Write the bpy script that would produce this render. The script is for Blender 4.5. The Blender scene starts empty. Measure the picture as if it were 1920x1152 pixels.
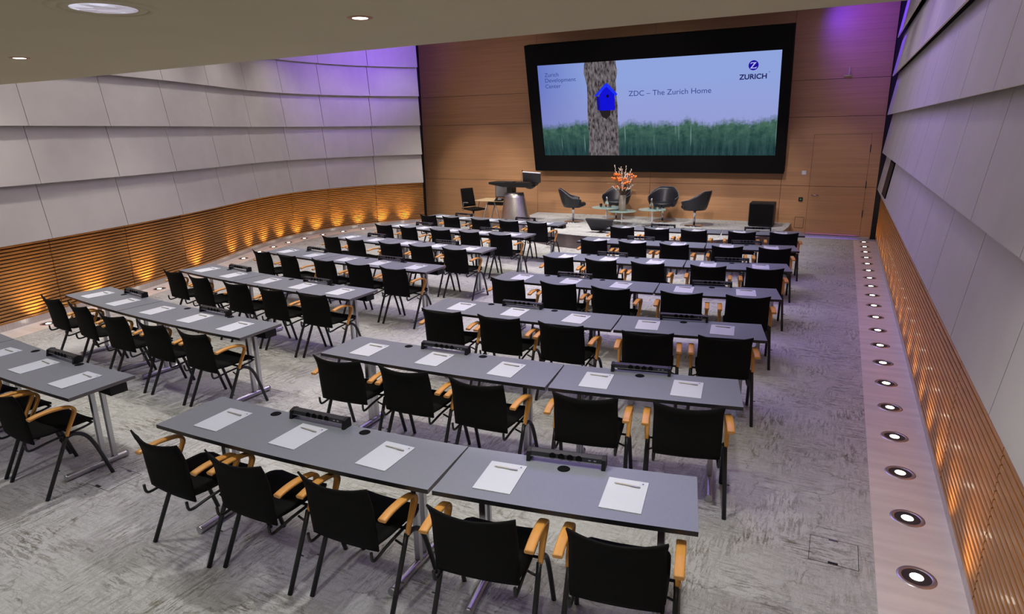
import bpy, bmesh, math, random
from mathutils import Vector, Matrix
random.seed(7)
C = bpy.context.scene.collection
PI = math.pi

# ------------------------------------------------------------------ camera
CAM_F, CAM_YAW, CAM_PITCH, CAM_ROLL, CAM_H = 1199.62, 0.46940, 0.26937, -0.018322, 2.5539
def cam_axes():
    cy, sy = math.cos(CAM_YAW), math.sin(CAM_YAW); cp, sp = math.cos(CAM_PITCH), math.sin(CAM_PITCH)
    f = Vector((-sy*cp, cy*cp, -sp)); r = Vector((cy, sy, 0)); u = r.cross(f)
    cr, sr = math.cos(CAM_ROLL), math.sin(CAM_ROLL)
    return cr*r + sr*u, -sr*r + cr*u, f
cam_r, cam_u, cam_f = cam_axes()
cd = bpy.data.cameras.new('camera'); cam = bpy.data.objects.new('camera', cd); C.objects.link(cam)
cd.sensor_width = 36; cd.lens = CAM_F*36/1920; cd.clip_start = 0.05; cd.clip_end = 100
M = Matrix((cam_r, cam_u, -cam_f)).transposed().to_4x4(); M.translation = Vector((0, 0, CAM_H)); cam.matrix_world = M
bpy.context.scene.camera = cam
def project(p):
    d = Vector(p) - Vector((0, 0, CAM_H)); z = d.dot(cam_f)
    if z < 0.1: return (-9999, -9999)
    return (960 + CAM_F*d.dot(cam_r)/z, 576 - CAM_F*d.dot(cam_u)/z)
def in_frame(pts, m=0):
    q = [project(p) for p in pts]
    return any(-m < x < 1920+m and -m < y < 1152+m for x, y in q)

# ------------------------------------------------------------------ world, view
sc = bpy.context.scene
w = bpy.data.worlds.new('World'); sc.world = w; w.use_nodes = True
w.node_tree.nodes['Background'].inputs[0].default_value = (0.5, 0.5, 0.6, 1); w.node_tree.nodes['Background'].inputs[1].default_value = 0.02
sc.view_settings.view_transform = 'Standard'; sc.view_settings.look = 'None'; sc.view_settings.gamma = 1
sc.view_settings.exposure = 0.08
sc.cycles.max_bounces = 6; sc.cycles.diffuse_bounces = 4; sc.cycles.glossy_bounces = 3
sc.cycles.sample_clamp_indirect = 4.0
sc.cycles.use_denoising = True

# ------------------------------------------------------------------ lights
WARM = (1.0, 0.88, 0.74); VIOLET = (0.26, 0.12, 1.0); AMBER = (1.0, 0.68, 0.28); WHITE = (1.0, 0.94, 0.88)
def spot(loc, target, power, col, angle=80, blend=0.7, radius=0.1, name='downlight_lamp'):
    l = bpy.data.lights.new(name, 'SPOT'); l.energy = power; l.color = col; l.spot_size = math.radians(angle)
    l.spot_blend = blend; l.shadow_soft_size = radius
    o = bpy.data.objects.new(name, l); C.objects.link(o); o.location = loc
    o.rotation_euler = (Vector(target) - Vector(loc)).to_track_quat('-Z', 'Y').to_euler(); return o
def area(loc, target, power, col, sx, sy, name='ceiling_fill'):
    l = bpy.data.lights.new(name, 'AREA'); l.shape = 'RECTANGLE'; l.size = sx; l.size_y = sy; l.energy = power; l.color = col
    o = bpy.data.objects.new(name, l); C.objects.link(o); o.location = loc
    o.rotation_euler = (Vector(target) - Vector(loc)).to_track_quat('-Z', 'Y').to_euler(); return o
# white downlights of the high ceiling
for y in (4.4, 7.2, 10.0, 12.6):
    for x in (-9.0, -6.6, -4.3, -2.2):
        right = x > -3
        spot((x, y, 5.08), (x - 0.35 if right else x + 0.25, y - 0.2, 0), (215 if right else 222)*(1.35 if y > 9 else 1.0)*(0.85 if y < 5 else 1), (1.0, 0.94, 0.84), 60 if right else 76, 0.75, 0.06)
for x in (-9.2, -7.0, -4.8, -2.8):
    spot((x, 13.9, 5.08), (x, 14.9, 0.3), 400, WHITE, 74, 0.8, 0.09)
# warm wash on the wooden end wall
for x in (-9.3, -7.6, -5.8, -4.0, -2.2, -0.5):
    spot((x + 0.4, 8.0, 5.0), (x, 16.6, 1.0), 560 if x < -1 else 260, WARM, 22, 0.55, 0.06)
for x in (-8.2, -4.4, -0.4):
    spot((x, 13.6, 5.08), (x, 16.6, 2.4), 18, WARM, 95, 0.9, 0.1)
# downlights in the low ceiling over the camera
for x in (-8.2, -5.17, -2.18, -0.3):
    for y in (2.71, 0.2):
        spot((x, y, 3.06), (x, y + 0.15, 0), 98, (1.0, 0.98, 0.95), 115, 0.9, 0.06)
# added white fill to even out the room, then violet stage lighting
area((-5.2, 8.6, 5.10), (-5.2, 8.6, 0), 110, (1.0, 0.93, 0.88), 9.0, 8.5)
area((-1.0, 8.2, 5.08), (-0.5, 8.0, 0), 165, VIOLET, 1.6, 9.0)
area((-8.0, 8.0, 5.08), (-8.6, 8.0, 0), 38, (0.42, 0.3, 1.0), 4.5, 9.0)
# wall washers grazing the panelled side walls
for y, x in ((4.4, -8.9), (6.2, -9.3), (8.0, -9.75), (9.8, -10.4), (11.6, -10.9), (13.2, -10.7), (14.6, -10.1)):
    spot((x, y, 5.05), (x - 1.0, y + 0.15, 1.7), 62 if y < 12.5 else 34, (1.0, 0.93, 0.90), 88, 0.9, 0.12, 'wall_washer')
for y in (4.4, 6.8, 9.2, 11.6, 14.0):
    spot((-0.30, y, 5.05), (0.80, y + 0.2, 1.5), 27, (1.0, 0.90, 0.86), 95, 0.9, 0.12, 'wall_washer')
for x, y in ((-7.4, 2.9), (-3.0, 1.2)):
    spot((x, y, 3.06), (-9.9, y + 1.0, 1.4) if x < -6 else (0.85, y + 1.2, 1.6), 60, (1.0, 0.92, 0.86), 100, 0.9, 0.1, 'wall_washer')

spot((-9.2, 13.2, 5.0), (-12.0, 13.9, 4.6), 300, (0.30, 0.13, 1.0), 105, 1.0, 0.1, 'violet_spot')
spot((-8.6, 14.6, 5.0), (-11.0, 15.4, 4.75), 120, (0.2, 0.07, 1.0), 85, 0.8, 0.1, 'violet_spot')
spot((-0.6, 15.2, 5.05), (0.8, 16.4, 4.5), 200, (0.14, 0.03, 1.0), 110, 0.8, 0.08, 'violet_spot')
spot((-0.9, 10.0, 5.05), (0.9, 10.5, 3.6), 60, (0.4, 0.22, 1.0), 120, 0.9, 0.1, 'violet_spot')
area((-0.05, 16.60, 0.085), (-0.05, 16.62, 0.0), 0.5, (0.2, 0.06, 1.0), 1.1, 0.02, 'threshold_glow')

# ------------------------------------------------------------------ materials
def mat(name, col, rough=0.5, metal=0.0, noise=None, spec=0.5, bump=0.0, coat=0.0):
    m = bpy.data.materials.new(name); m.use_nodes = True; nt = m.node_tree; b = nt.nodes['Principled BSDF']
    b.inputs['Base Color'].default_value = (*col, 1); b.inputs['Roughness'].default_value = rough
    b.inputs['Metallic'].default_value = metal; b.inputs['Specular IOR Level'].default_value = spec
    b.inputs['Coat Weight'].default_value = coat
    if noise:
        sc3, amt = noise
        tc = nt.nodes.new('ShaderNodeTexCoord'); mp = nt.nodes.new('ShaderNodeMapping'); mp.inputs['Scale'].default_value = sc3
        n = nt.nodes.new('ShaderNodeTexNoise'); n.inputs['Scale'].default_value = 1; n.inputs['Detail'].default_value = 5
        r = nt.nodes.new('ShaderNodeValToRGB')
        r.color_ramp.elements[0].position = 0.3; r.color_ramp.elements[1].position = 0.7
        r.color_ramp.elements[0].color = (*[c*(1-amt) for c in col], 1); r.color_ramp.elements[1].color = (*[min(1, c*(1+amt)) for c in col], 1)
        nt.links.new(tc.outputs['Object'], mp.inputs[0]); nt.links.new(mp.outputs[0], n.inputs[0])
        nt.links.new(n.outputs[0], r.inputs[0]); nt.links.new(r.outputs[0], b.inputs['Base Color'])
        if bump:
            bp = nt.nodes.new('ShaderNodeBump'); bp.inputs['Strength'].default_value = bump; bp.inputs['Distance'].default_value = 0.002
            nt.links.new(n.outputs[0], bp.inputs['Height']); nt.links.new(bp.outputs[0], b.inputs['Normal'])
    return m
def emit(name, col, strength):
    m = bpy.data.materials.new(name); m.use_nodes = True; nt = m.node_tree; nt.nodes.clear()
    e = nt.nodes.new('ShaderNodeEmission'); e.inputs[0].default_value = (*col, 1); e.inputs[1].default_value = strength
    o = nt.nodes.new('ShaderNodeOutputMaterial'); nt.links.new(e.outputs[0], o.inputs[0]); return m

def carpet_mat():
    m = bpy.data.materials.new('carpet'); m.use_nodes = True; nt = m.node_tree; b = nt.nodes['Principled BSDF']
    N = nt.nodes.new; Lk = nt.links.new
    b.inputs['Roughness'].default_value = 0.95; b.inputs['Specular IOR Level'].default_value = 0.1
    g = N('ShaderNodeNewGeometry')
    def noise(scale, detail=6, rough=0.6, dist=0.0, rot=0.0):
        mp = N('ShaderNodeMapping'); mp.inputs['Scale'].default_value = scale; mp.inputs['Rotation'].default_value = (0, 0, rot)
        n = N('ShaderNodeTexNoise'); n.inputs['Scale'].default_value = 1; n.inputs['Detail'].default_value = detail
        n.inputs['Roughness'].default_value = rough; n.inputs['Distortion'].default_value = dist
        Lk(g.outputs['Position'], mp.inputs[0]); Lk(mp.outputs[0], n.inputs[0]); return n.outputs[0]
    def ramp(src, a, bb):
        r = N('ShaderNodeMapRange'); r.inputs['From Min'].default_value = a; r.inputs['From Max'].default_value = bb
        Lk(src, r.inputs['Value']); return r.outputs[0]
    def op(kind, a, c):
        o = N('ShaderNodeMath'); o.operation = kind
        for i, v in enumerate((a, c)):
            if isinstance(v, (int, float)): o.inputs[i].default_value = v
            else: Lk(v, o.inputs[i])
        return o.outputs[0]
    sx = ramp(noise((6, 44, 1), 6, 0.72, 0.6), 0.485, 0.55)
    sy = ramp(noise((44, 6, 1), 6, 0.72, 0.6), 0.485, 0.55)
    low = ramp(noise((0.9, 1.2, 1), 5, 0.7), 0.40, 0.60)
    low2 = ramp(noise((2.4, 2.0, 1), 4, 0.6), 0.40, 0.60)
    inv = op('SUBTRACT', 1.0, low2)
    mix = op('MAXIMUM', op('MULTIPLY', sx, low2), op('MULTIPLY', sy, inv))
    mix = op('MAXIMUM', mix, op('MULTIPLY', ramp(noise((22, 22, 1), 8, 0.85, 0.2), 0.515, 0.585), 0.75))
    mix = op('MULTIPLY', mix, op('ADD', op('MULTIPLY', low, 0.6), 0.42))
    speck = ramp(noise((48, 48, 1), 5, 0.85), 0.40, 0.56)
    mix = op('MULTIPLY', mix, op('ADD', op('MULTIPLY', speck, 0.5), 0.5))
    # thin crack-like lines
    mp = N('ShaderNodeMapping'); mp.inputs['Scale'].default_value = (1.0, 1.0, 0.0)
    wob = N('ShaderNodeTexNoise'); wob.inputs['Scale'].default_value = 9; wob.inputs['Detail'].default_value = 6
    add = N('ShaderNodeVectorMath'); add.operation = 'MULTIPLY_ADD'; add.inputs[1].default_value = (0.22, 0.22, 0)
    Lk(g.outputs['Position'], mp.inputs[0]); Lk(mp.outputs[0], wob.inputs[0]); Lk(wob.outputs['Color'], add.inputs[0]); Lk(mp.outputs[0], add.inputs[2])
    vo = N('ShaderNodeTexVoronoi'); vo.feature = 'DISTANCE_TO_EDGE'; vo.inputs['Scale'].default_value = 1.7
    Lk(add.outputs[0], vo.inputs[0])
    line = N('ShaderNodeMapRange'); line.inputs['From Min'].default_value = 0.006; line.inputs['From Max'].default_value = 0.014
    line.inputs['To Min'].default_value = 1; line.inputs['To Max'].default_value = 0; Lk(vo.outputs['Distance'], line.inputs['Value'])
    ln = op('MULTIPLY', line.outputs[0], ramp(noise((3, 3, 1), 3), 0.45, 0.55))
    mask = op('MINIMUM', op('ADD', op('MULTIPLY', mix, 1.0), op('MULTIPLY', ln, 0.35)), 1.0)
    fine = ramp(noise((160, 160, 1), 2), 0.3, 0.7)
    c1 = N('ShaderNodeMix'); c1.data_type = 'RGBA'; c1.inputs['A'].default_value = (0.45, 0.454, 0.45, 1); c1.inputs['B'].default_value = (0.60, 0.605, 0.60, 1)
    Lk(fine, c1.inputs['Factor'])
    c2 = N('ShaderNodeMix'); c2.data_type = 'RGBA'; c2.inputs['B'].default_value = (0.155, 0.145, 0.112, 1)
    Lk(mask, c2.inputs['Factor']); Lk(c1.outputs['Result'], c2.inputs['A']); Lk(c2.outputs['Result'], b.inputs['Base Color'])
    return m
def screen_mat():
    m = bpy.data.materials.new('projected_landscape'); m.use_nodes = True; nt = m.node_tree; nt.nodes.clear()
    N = nt.nodes.new; Lk = nt.links.new
    out = N('ShaderNodeOutputMaterial'); e = N('ShaderNodeEmission'); e.inputs[1].default_value = 1.0; Lk(e.outputs[0], out.inputs[0])
    tc = N('ShaderNodeTexCoord'); sp = N('ShaderNodeSeparateXYZ'); Lk(tc.outputs['Object'], sp.inputs[0])
    def noise(scale, detail=5, rough=0.6):
        mp = N('ShaderNodeMapping'); mp.inputs['Scale'].default_value = scale; n = N('ShaderNodeTexNoise'); n.inputs['Scale'].default_value = 1
        n.inputs['Detail'].default_value = detail; n.inputs['Roughness'].default_value = rough
        Lk(tc.outputs['Object'], mp.inputs[0]); Lk(mp.outputs[0], n.inputs[0]); return n.outputs[0]
    def rng(src, a, b, c=0, d=1):
        r = N('ShaderNodeMapRange'); r.inputs[1].default_value = a; r.inputs[2].default_value = b; r.inputs[3].default_value = c; r.inputs[4].default_value = d
        Lk(src, r.inputs[0]); return r.outputs[0]
    def op(k, a, b):
        o = N('ShaderNodeMath'); o.operation = k
        for i, v in enumerate((a, b)):
            if isinstance(v, (int, float)): o.inputs[i].default_value = v
            else: Lk(v, o.inputs[i])
        return o.outputs[0]
    def mixc(f, a, b):
        x = N('ShaderNodeMix'); x.data_type = 'RGBA'; Lk(f, x.inputs['Factor'])
        for k, v in (('A', a), ('B', b)):
            if isinstance(v, tuple): x.inputs[k].default_value = (*v, 1)
            else: Lk(v, x.inputs[k])
        return x.outputs['Result']
    skyx = mixc(rng(sp.outputs[0], 0, 1.6), (0.13, 0.18, 0.52), (0.26, 0.35, 0.68))
    sky = mixc(rng(sp.outputs[1], 0.6, 1.9), mixc(rng(sp.outputs[0], 0, 2), (0.20, 0.22, 0.52), (0.29, 0.31, 0.62)), skyx)
    # tree line
    th = op('ADD', op('MULTIPLY', op('SUBTRACT', noise((1.5, 0.02, 0), 6, 0.65), 0.5), 0.75), 0.80)
    th = op('ADD', th, op('MULTIPLY', op('SUBTRACT', noise((14, 14, 0), 3), 0.5), 0.22))
    d = op('SUBTRACT', th, sp.outputs[1]); tm = rng(d, -0.06, 0.10)
    crown = mixc(rng(noise((5, 5, 0), 6, 0.7), 0.35, 0.65), (0.02, 0.065, 0.055), (0.075, 0.16, 0.115))
    low = mixc(rng(noise((12, 1.2, 0), 5, 0.7), 0.35, 0.7), (0.006, 0.022, 0.028), (0.035, 0.085, 0.085))
    forest = mixc(rng(sp.outputs[1], 0.15, 0.7), low, crown)
    birch = rng(noise((16, 0.7, 0), 2, 0.4), 0.68, 0.71)
    forest = mixc(op('MULTIPLY', birch, 0.75), forest, (0.16, 0.26, 0.25))
    col = mixc(tm, sky, forest); Lk(col, e.inputs[0]); return m
def bark_mat():
    m = bpy.data.materials.new('projected_bark'); m.use_nodes = True; nt = m.node_tree; nt.nodes.clear()
    N = nt.nodes.new; Lk = nt.links.new
    out = N('ShaderNodeOutputMaterial'); e = N('ShaderNodeEmission'); Lk(e.outputs[0], out.inputs[0])
    tc = N('ShaderNodeTexCoord'); mp = N('ShaderNodeMapping'); mp.inputs['Scale'].default_value = (17, 6, 1)
    n = N('ShaderNodeTexNoise'); n.inputs['Scale'].default_value = 1; n.inputs['Detail'].default_value = 7; n.inputs['Roughness'].default_value = 0.72
    v = N('ShaderNodeTexVoronoi'); v.inputs['Scale'].default_value = 1.3
    r = N('ShaderNodeValToRGB'); r.color_ramp.elements[0].position = 0.38; r.color_ramp.elements[0].color = (0.02, 0.015, 0.017, 1)
    r.color_ramp.elements[1].position = 0.74; r.color_ramp.elements[1].color = (0.20, 0.175, 0.19, 1)
    Lk(tc.outputs['Object'], mp.inputs[0]); Lk(mp.outputs[0], n.inputs[0]); Lk(mp.outputs[0], v.inputs[0])
    a = N('ShaderNodeMath'); a.operation = 'MULTIPLY_ADD'; a.inputs[1].default_value = 0.35; Lk(v.outputs['Distance'], a.inputs[0]); Lk(n.outputs[0], a.inputs[2])
    s = N('ShaderNodeMath'); s.operation = 'SUBTRACT'; s.inputs[1].default_value = 0.12; Lk(a.outputs[0], s.inputs[0])
    Lk(s.outputs[0], r.inputs[0]); Lk(r.outputs[0], e.inputs[0]); return m

CARPET = carpet_mat()
STONE = mat('pale_stone_strip', (0.72, 0.66, 0.62), 0.45, noise=((1.5, 9, 1), 0.12))
PANEL = mat('acoustic_panel_grey', (0.50, 0.475, 0.455), 0.8, noise=((3, 3, 3), 0.04))
DARK = mat('dark_backing', (0.012, 0.01, 0.01), 0.8)
SLAT = mat('slat_wood', (0.37, 0.165, 0.038), 0.34, noise=((5, 5, 90), 0.18), coat=0.1)
WOOD = mat('veneer_wood', (0.44, 0.238, 0.115), 0.42, noise=((0.7, 0.7, 34), 0.11))
CEIL = mat('ceiling_paint', (0.60, 0.54, 0.36), 0.85, noise=((2, 2, 2), 0.02))
BLACKF = mat('black_fabric', (0.008, 0.008, 0.008), 0.95, spec=0.15, noise=((300, 300, 300), 0.3))
BLACKM = mat('black_metal', (0.012, 0.012, 0.013), 0.45, noise=((40, 40, 40), 0.1))
BEECH = mat('bent_beech', (0.70, 0.33, 0.075), 0.38, noise=((30, 4, 4), 0.12))
LAM = mat('grey_laminate', (0.20, 0.218, 0.25), 0.38, noise=((60, 60, 60), 0.03), spec=0.5)
EDGEB = mat('black_edge', (0.02, 0.02, 0.022), 0.4, noise=((40, 40, 40), 0.1))
EDGEG = mat('grey_edge', (0.17, 0.155, 0.165), 0.5, noise=((40, 40, 40), 0.05))
ALU = mat('brushed_aluminium', (0.50, 0.50, 0.53), 0.33, 0.9, noise=((60, 60, 4), 0.06))
STEEL = mat('brushed_steel', (0.62, 0.60, 0.59), 0.34, 1.0, noise=((60, 60, 1), 0.14))
CHROME = mat('chrome', (0.75, 0.75, 0.78), 0.12, 1.0, noise=((30, 30, 30), 0.02))
PAPER = mat('white_paper', (0.61, 0.64, 0.70), 0.7, noise=((50, 50, 50), 0.01))
PENM = mat('beige_plastic', (0.50, 0.475, 0.43), 0.4, noise=((50, 50, 50), 0.03))
BLUEP = mat('blue_ink', (0.02, 0.03, 0.25), 0.6, noise=((50, 50, 50), 0.02))
GREYP = mat('grey_ink', (0.35, 0.35, 0.42), 0.6, noise=((50, 50, 50), 0.02))
PLASTIC = mat('black_plastic', (0.010, 0.010, 0.012), 0.5, spec=0.3, noise=((60, 60, 60), 0.1))
PLASTIC2 = mat('dark_grey_plastic', (0.028, 0.028, 0.033), 0.45, spec=0.35, noise=((60, 60, 60), 0.1))
LEATHER = mat('black_leather', (0.012, 0.013, 0.018), 0.38, noise=((70, 70, 70), 0.2), bump=0.2)
PIPING = mat('grey_piping', (0.16, 0.16, 0.18), 0.5, noise=((70, 70, 70), 0.05))
RISER = mat('stage_riser_steel', (0.19, 0.15, 0.155), 0.22, 0.8, noise=((3.5, 3.5, 0.3), 0.45))
FRAME = mat('screen_frame_black', (0.0035, 0.0035, 0.004), 0.8, spec=0.12, noise=((20, 20, 20), 0.1))
def glass(name, col, rough=0.02):
    m = mat(name, col, rough, noise=((20, 20, 20), 0.01)); b = m.node_tree.nodes['Principled BSDF']
    b.inputs['Transmission Weight'].default_value = 1.0; b.inputs['IOR'].default_value = 1.45; return m
GLASS = glass('clear_glass', (0.92, 0.97, 0.97)); GREENGLASS = glass('green_table_glass', (0.62, 0.86, 0.80), 0.15); GREENGLASS.node_tree.nodes['Principled BSDF'].inputs['Transmission Weight'].default_value = 0.55
VASEG = mat('frosted_vase_glass', (0.20, 0.175, 0.14), 0.15, noise=((12, 12, 3), 0.2)); 
ORANGE = mat('orange_petal', (0.80, 0.20, 0.03), 0.6, noise=((60, 60, 60), 0.25))
CREAM = mat('cream_blossom', (0.72, 0.60, 0.52), 0.7, noise=((60, 60, 60), 0.15))
LEAFM = mat('pale_leaf', (0.33, 0.27, 0.11), 0.6, noise=((20, 20, 20), 0.2)); STEMM = mat('brown_stem', (0.10, 0.06, 0.035), 0.7, noise=((40, 40, 40), 0.2))
LAMPG = emit('lamp_glow', (1.0, 0.90, 0.78), 9.0); BIGLAMP = None
def facet_lamp():
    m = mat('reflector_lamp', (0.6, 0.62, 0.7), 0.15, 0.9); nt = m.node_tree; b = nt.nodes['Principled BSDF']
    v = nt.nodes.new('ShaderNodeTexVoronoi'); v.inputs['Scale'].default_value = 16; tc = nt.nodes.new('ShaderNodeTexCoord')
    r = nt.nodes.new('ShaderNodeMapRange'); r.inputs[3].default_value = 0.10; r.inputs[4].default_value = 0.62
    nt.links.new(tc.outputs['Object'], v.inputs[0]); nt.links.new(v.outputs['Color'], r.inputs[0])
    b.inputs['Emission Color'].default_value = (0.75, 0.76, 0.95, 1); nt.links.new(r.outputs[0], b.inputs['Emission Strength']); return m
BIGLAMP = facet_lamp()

# ------------------------------------------------------------------ mesh helpers
def add_box(bm, lo, hi, mtx=None, mi=0):
    vs = []
    for z in (lo[2], hi[2]):
        for x, y in ((lo[0], lo[1]), (hi[0], lo[1]), (hi[0], hi[1]), (lo[0], hi[1])):
            p = Vector((x, y, z)); vs.append(bm.verts.new(mtx @ p if mtx else p))
    for f in ((3, 2, 1, 0), (4, 5, 6, 7), (0, 1, 5, 4), (1, 2, 6, 5), (2, 3, 7, 6), (3, 0, 4, 7)):
        bm.faces.new([vs[i] for i in f]).material_index = mi
def add_prism(bm, poly, z0, z1, mi_top=0, mi_side=0, mi_bot=None, fn=None):
    fn = fn or (lambda p: p)
    lo = [bm.verts.new(fn(Vector((x, y, z0)))) for x, y in poly]; hi = [bm.verts.new(fn(Vector((x, y, z1)))) for x, y in poly]
    n = len(poly); bm.faces.new(hi).material_index = mi_top; bm.faces.new(lo[::-1]).material_index = (0 if callable(mi_side) else mi_side) if mi_bot is None else mi_bot
    for i in range(n):
        mi = mi_side(i) if callable(mi_side) else mi_side
        bm.faces.new([lo[i], lo[(i+1) % n], hi[(i+1) % n], hi[i]]).material_index = mi
def frames(path):
    out = []
    up = Vector((0, 0, 1))
    for i, p in enumerate(path):
        t = (path[min(i+1, len(path)-1)] - path[max(i-1, 0)]).normalized()
        a = t.cross(up)
        if a.length < 0.05: a = t.cross(Vector((1, 0, 0))) if not out else out[-1][1].copy()
        a = (a - t*a.dot(t)).normalized()
        if out and a.dot(out[-1][1]) < 0: a = -a
        out.append((p, a, t.cross(a)))
    return out
def add_tube(bm, path, r, seg=8, r2=None, closed=False):
    path = [Vector(p) for p in path]; fr = frames(path); rings = []
    n = len(fr)
    for i, (p, a, b) in enumerate(fr):
        rr = (r[i] if isinstance(r, (list, tuple)) else r) if r2 is None else r + (r2-r)*i/(n-1)
        rings.append([bm.verts.new(p + a*rr*math.cos(2*PI*k/seg) + b*rr*math.sin(2*PI*k/seg)) for k in range(seg)])
    for i in range(n-1):
        for k in range(seg):
            bm.faces.new([rings[i][k], rings[i][(k+1) % seg], rings[i+1][(k+1) % seg], rings[i+1][k]])
    bm.faces.new(rings[0][::-1]); bm.faces.new(rings[-1])
def add_lathe(bm, prof, c=(0, 0), seg=24, sx=1, sy=1, mi=0):
    rings = []
    for r, z in prof:
        if r <= 1e-6: rings.append([bm.verts.new((c[0], c[1], z))])
        else: rings.append([bm.verts.new((c[0]+sx*r*math.cos(2*PI*k/seg), c[1]+sy*r*math.sin(2*PI*k/seg), z)) for k in range(seg)])
    for i in range(len(rings)-1):
        A, B = rings[i], rings[i+1]
        for k in range(seg):
            k2 = (k+1) % seg
            if len(A) == 1 and len(B) == 1: continue
            f = [A[0], B[k2], B[k]] if len(A) == 1 else ([A[k], A[k2], B[0]] if len(B) == 1 else [A[k], A[k2], B[k2], B[k]])
            try: bm.faces.new(f).material_index = mi
            except ValueError: pass
def add_grid_shell(bm, fn, nu, nv, thick):
    """fn(u,v)->point on the front face, thick->offset along the normal: a closed padded shell"""
    P = [[Vector(fn(i/nu, j/nv)) for j in range(nv+1)] for i in range(nu+1)]
    Nn = [[None]*(nv+1) for _ in range(nu+1)]
    for i in range(nu+1):
        for j in range(nv+1):
            du = P[min(i+1, nu)][j] - P[max(i-1, 0)][j]; dv = P[i][min(j+1, nv)] - P[i][max(j-1, 0)]
            Nn[i][j] = du.cross(dv).normalized()
    def edge(i, j):
        e = min(i, nu-i, j, nv-j); return 0.35 if e == 0 else (0.85 if e == 1 else 1.0)
    A = [[bm.verts.new(P[i][j] + Nn[i][j]*thick*0.5*edge(i, j)) for j in range(nv+1)] for i in range(nu+1)]
    B = [[bm.verts.new(P[i][j] - Nn[i][j]*thick*0.5*edge(i, j)) for j in range(nv+1)] for i in range(nu+1)]
    for i in range(nu):
        for j in range(nv):
            bm.faces.new([A[i][j], A[i+1][j], A[i+1][j+1], A[i][j+1]]); bm.faces.new([B[i][j], B[i][j+1], B[i+1][j+1], B[i+1][j]])
    for i in range(nu):
        bm.faces.new([A[i][0], B[i][0], B[i+1][0], A[i+1][0]]); bm.faces.new([A[i][nv], A[i+1][nv], B[i+1][nv], B[i][nv]])
    for j in range(nv):
        bm.faces.new([A[0][j], A[0][j+1], B[0][j+1], B[0][j]]); bm.faces.new([A[nu][j], B[nu][j], B[nu][j+1], A[nu][j+1]])
def obj(name, bm, mats, parent=None, smooth=False, bevel=0, loc=None):
    me = bpy.data.meshes.new(name)
    if bevel: 
        bmesh.ops.bevel(bm, geom=[e for e in bm.edges], offset=bevel, segments=2, affect='EDGES', clamp_overlap=True)
    bmesh.ops.recalc_face_normals(bm, faces=bm.faces)
    bm.to_mesh(me); bm.free()
    for m in (mats if isinstance(mats, (list, tuple)) else [mats]): me.materials.append(m)
    if smooth:
        for p in me.polygons: p.use_smooth = len(p.vertices) <= 4
    o = bpy.data.objects.new(name, me); C.objects.link(o)
    if parent: o.parent = parent
    if loc: o.location = loc
    return o
def B(): return bmesh.new()
def boxobj(name, lo, hi, m, parent=None, bevel=0):
    bm = B(); add_box(bm, lo, hi); return obj(name, bm, m, parent, bevel=bevel)
def tag(o, label, cat, group=None, kind=None):
    if label: o['label'] = label
    if cat: o['category'] = cat
    if group: o['group'] = group
    if kind: o['kind'] = kind
    return o
def thing(name, label, cat, loc=(0, 0, 0), rz=0, group=None, rot=None):
    o = bpy.data.objects.new(name, None); C.objects.link(o); o.location = loc; o.rotation_euler = rot or (0, 0, rz)
    o.empty_display_size = 0.1
    return tag(o, label, cat, group)
def struct(o): o['kind'] = 'structure'; return o
def copy_tree(o, parent=None, top=True):
    c = o.copy(); C.objects.link(c)
    if parent: c.parent = parent
    for ch in list(KIDS.get(o.name, [])): copy_tree(ch, c, False)
    return c
KIDS = {}
def remember(o):
    KIDS[o.name] = list(o.children)
    for ch in o.children: remember(ch)
def smooth_path(pts, n=6):
    P = [Vector(p) for p in pts]; out = []
    for i in range(len(P)-1):
        p0, p1, p2, p3 = P[max(i-1, 0)], P[i], P[i+1], P[min(i+2, len(P)-1)]
        for k in range(n):
            t = k/n
            out.append(0.5*((2*p1) + (p2-p0)*t + (2*p0-5*p1+4*p2-p3)*t*t + (3*p1-p0-3*p2+p3)*t**3))
    out.append(P[-1]); return out

# ------------------------------------------------------------------ room shell
YW = 16.65; ZHI = 5.15; ZLO = 3.10
ZROWS = (1.16, 1.945, 2.735, 3.515, 4.27, 5.06)
bm = B(); add_box(bm, (-13.6, -2.6, -0.1), (1.2, YW+0.1, 0)); struct(obj('floor', bm, CARPET))
bm = B(); add_box(bm, (-13.6, 3.70, ZHI), (1.2, YW+0.1, ZHI+0.1)); struct(obj('ceiling', bm, CEIL))
bm = B(); add_prism(bm, [(-13.6, -2.6), (1.2, -2.6), (1.2, 3.70), (-1.0, 3.70), (-3, 3.74), (-5, 3.79), (-6.8, 3.87), (-9, 3.83), (-13.6, 3.75)], ZLO, ZHI+0.1)
struct(obj('ceiling', bm, CEIL))
bm = B(); add_box(bm, (-13.6, -2.7, 0), (1.2, -2.6, ZLO)); struct(obj('wall_back', bm, PANEL))
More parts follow.
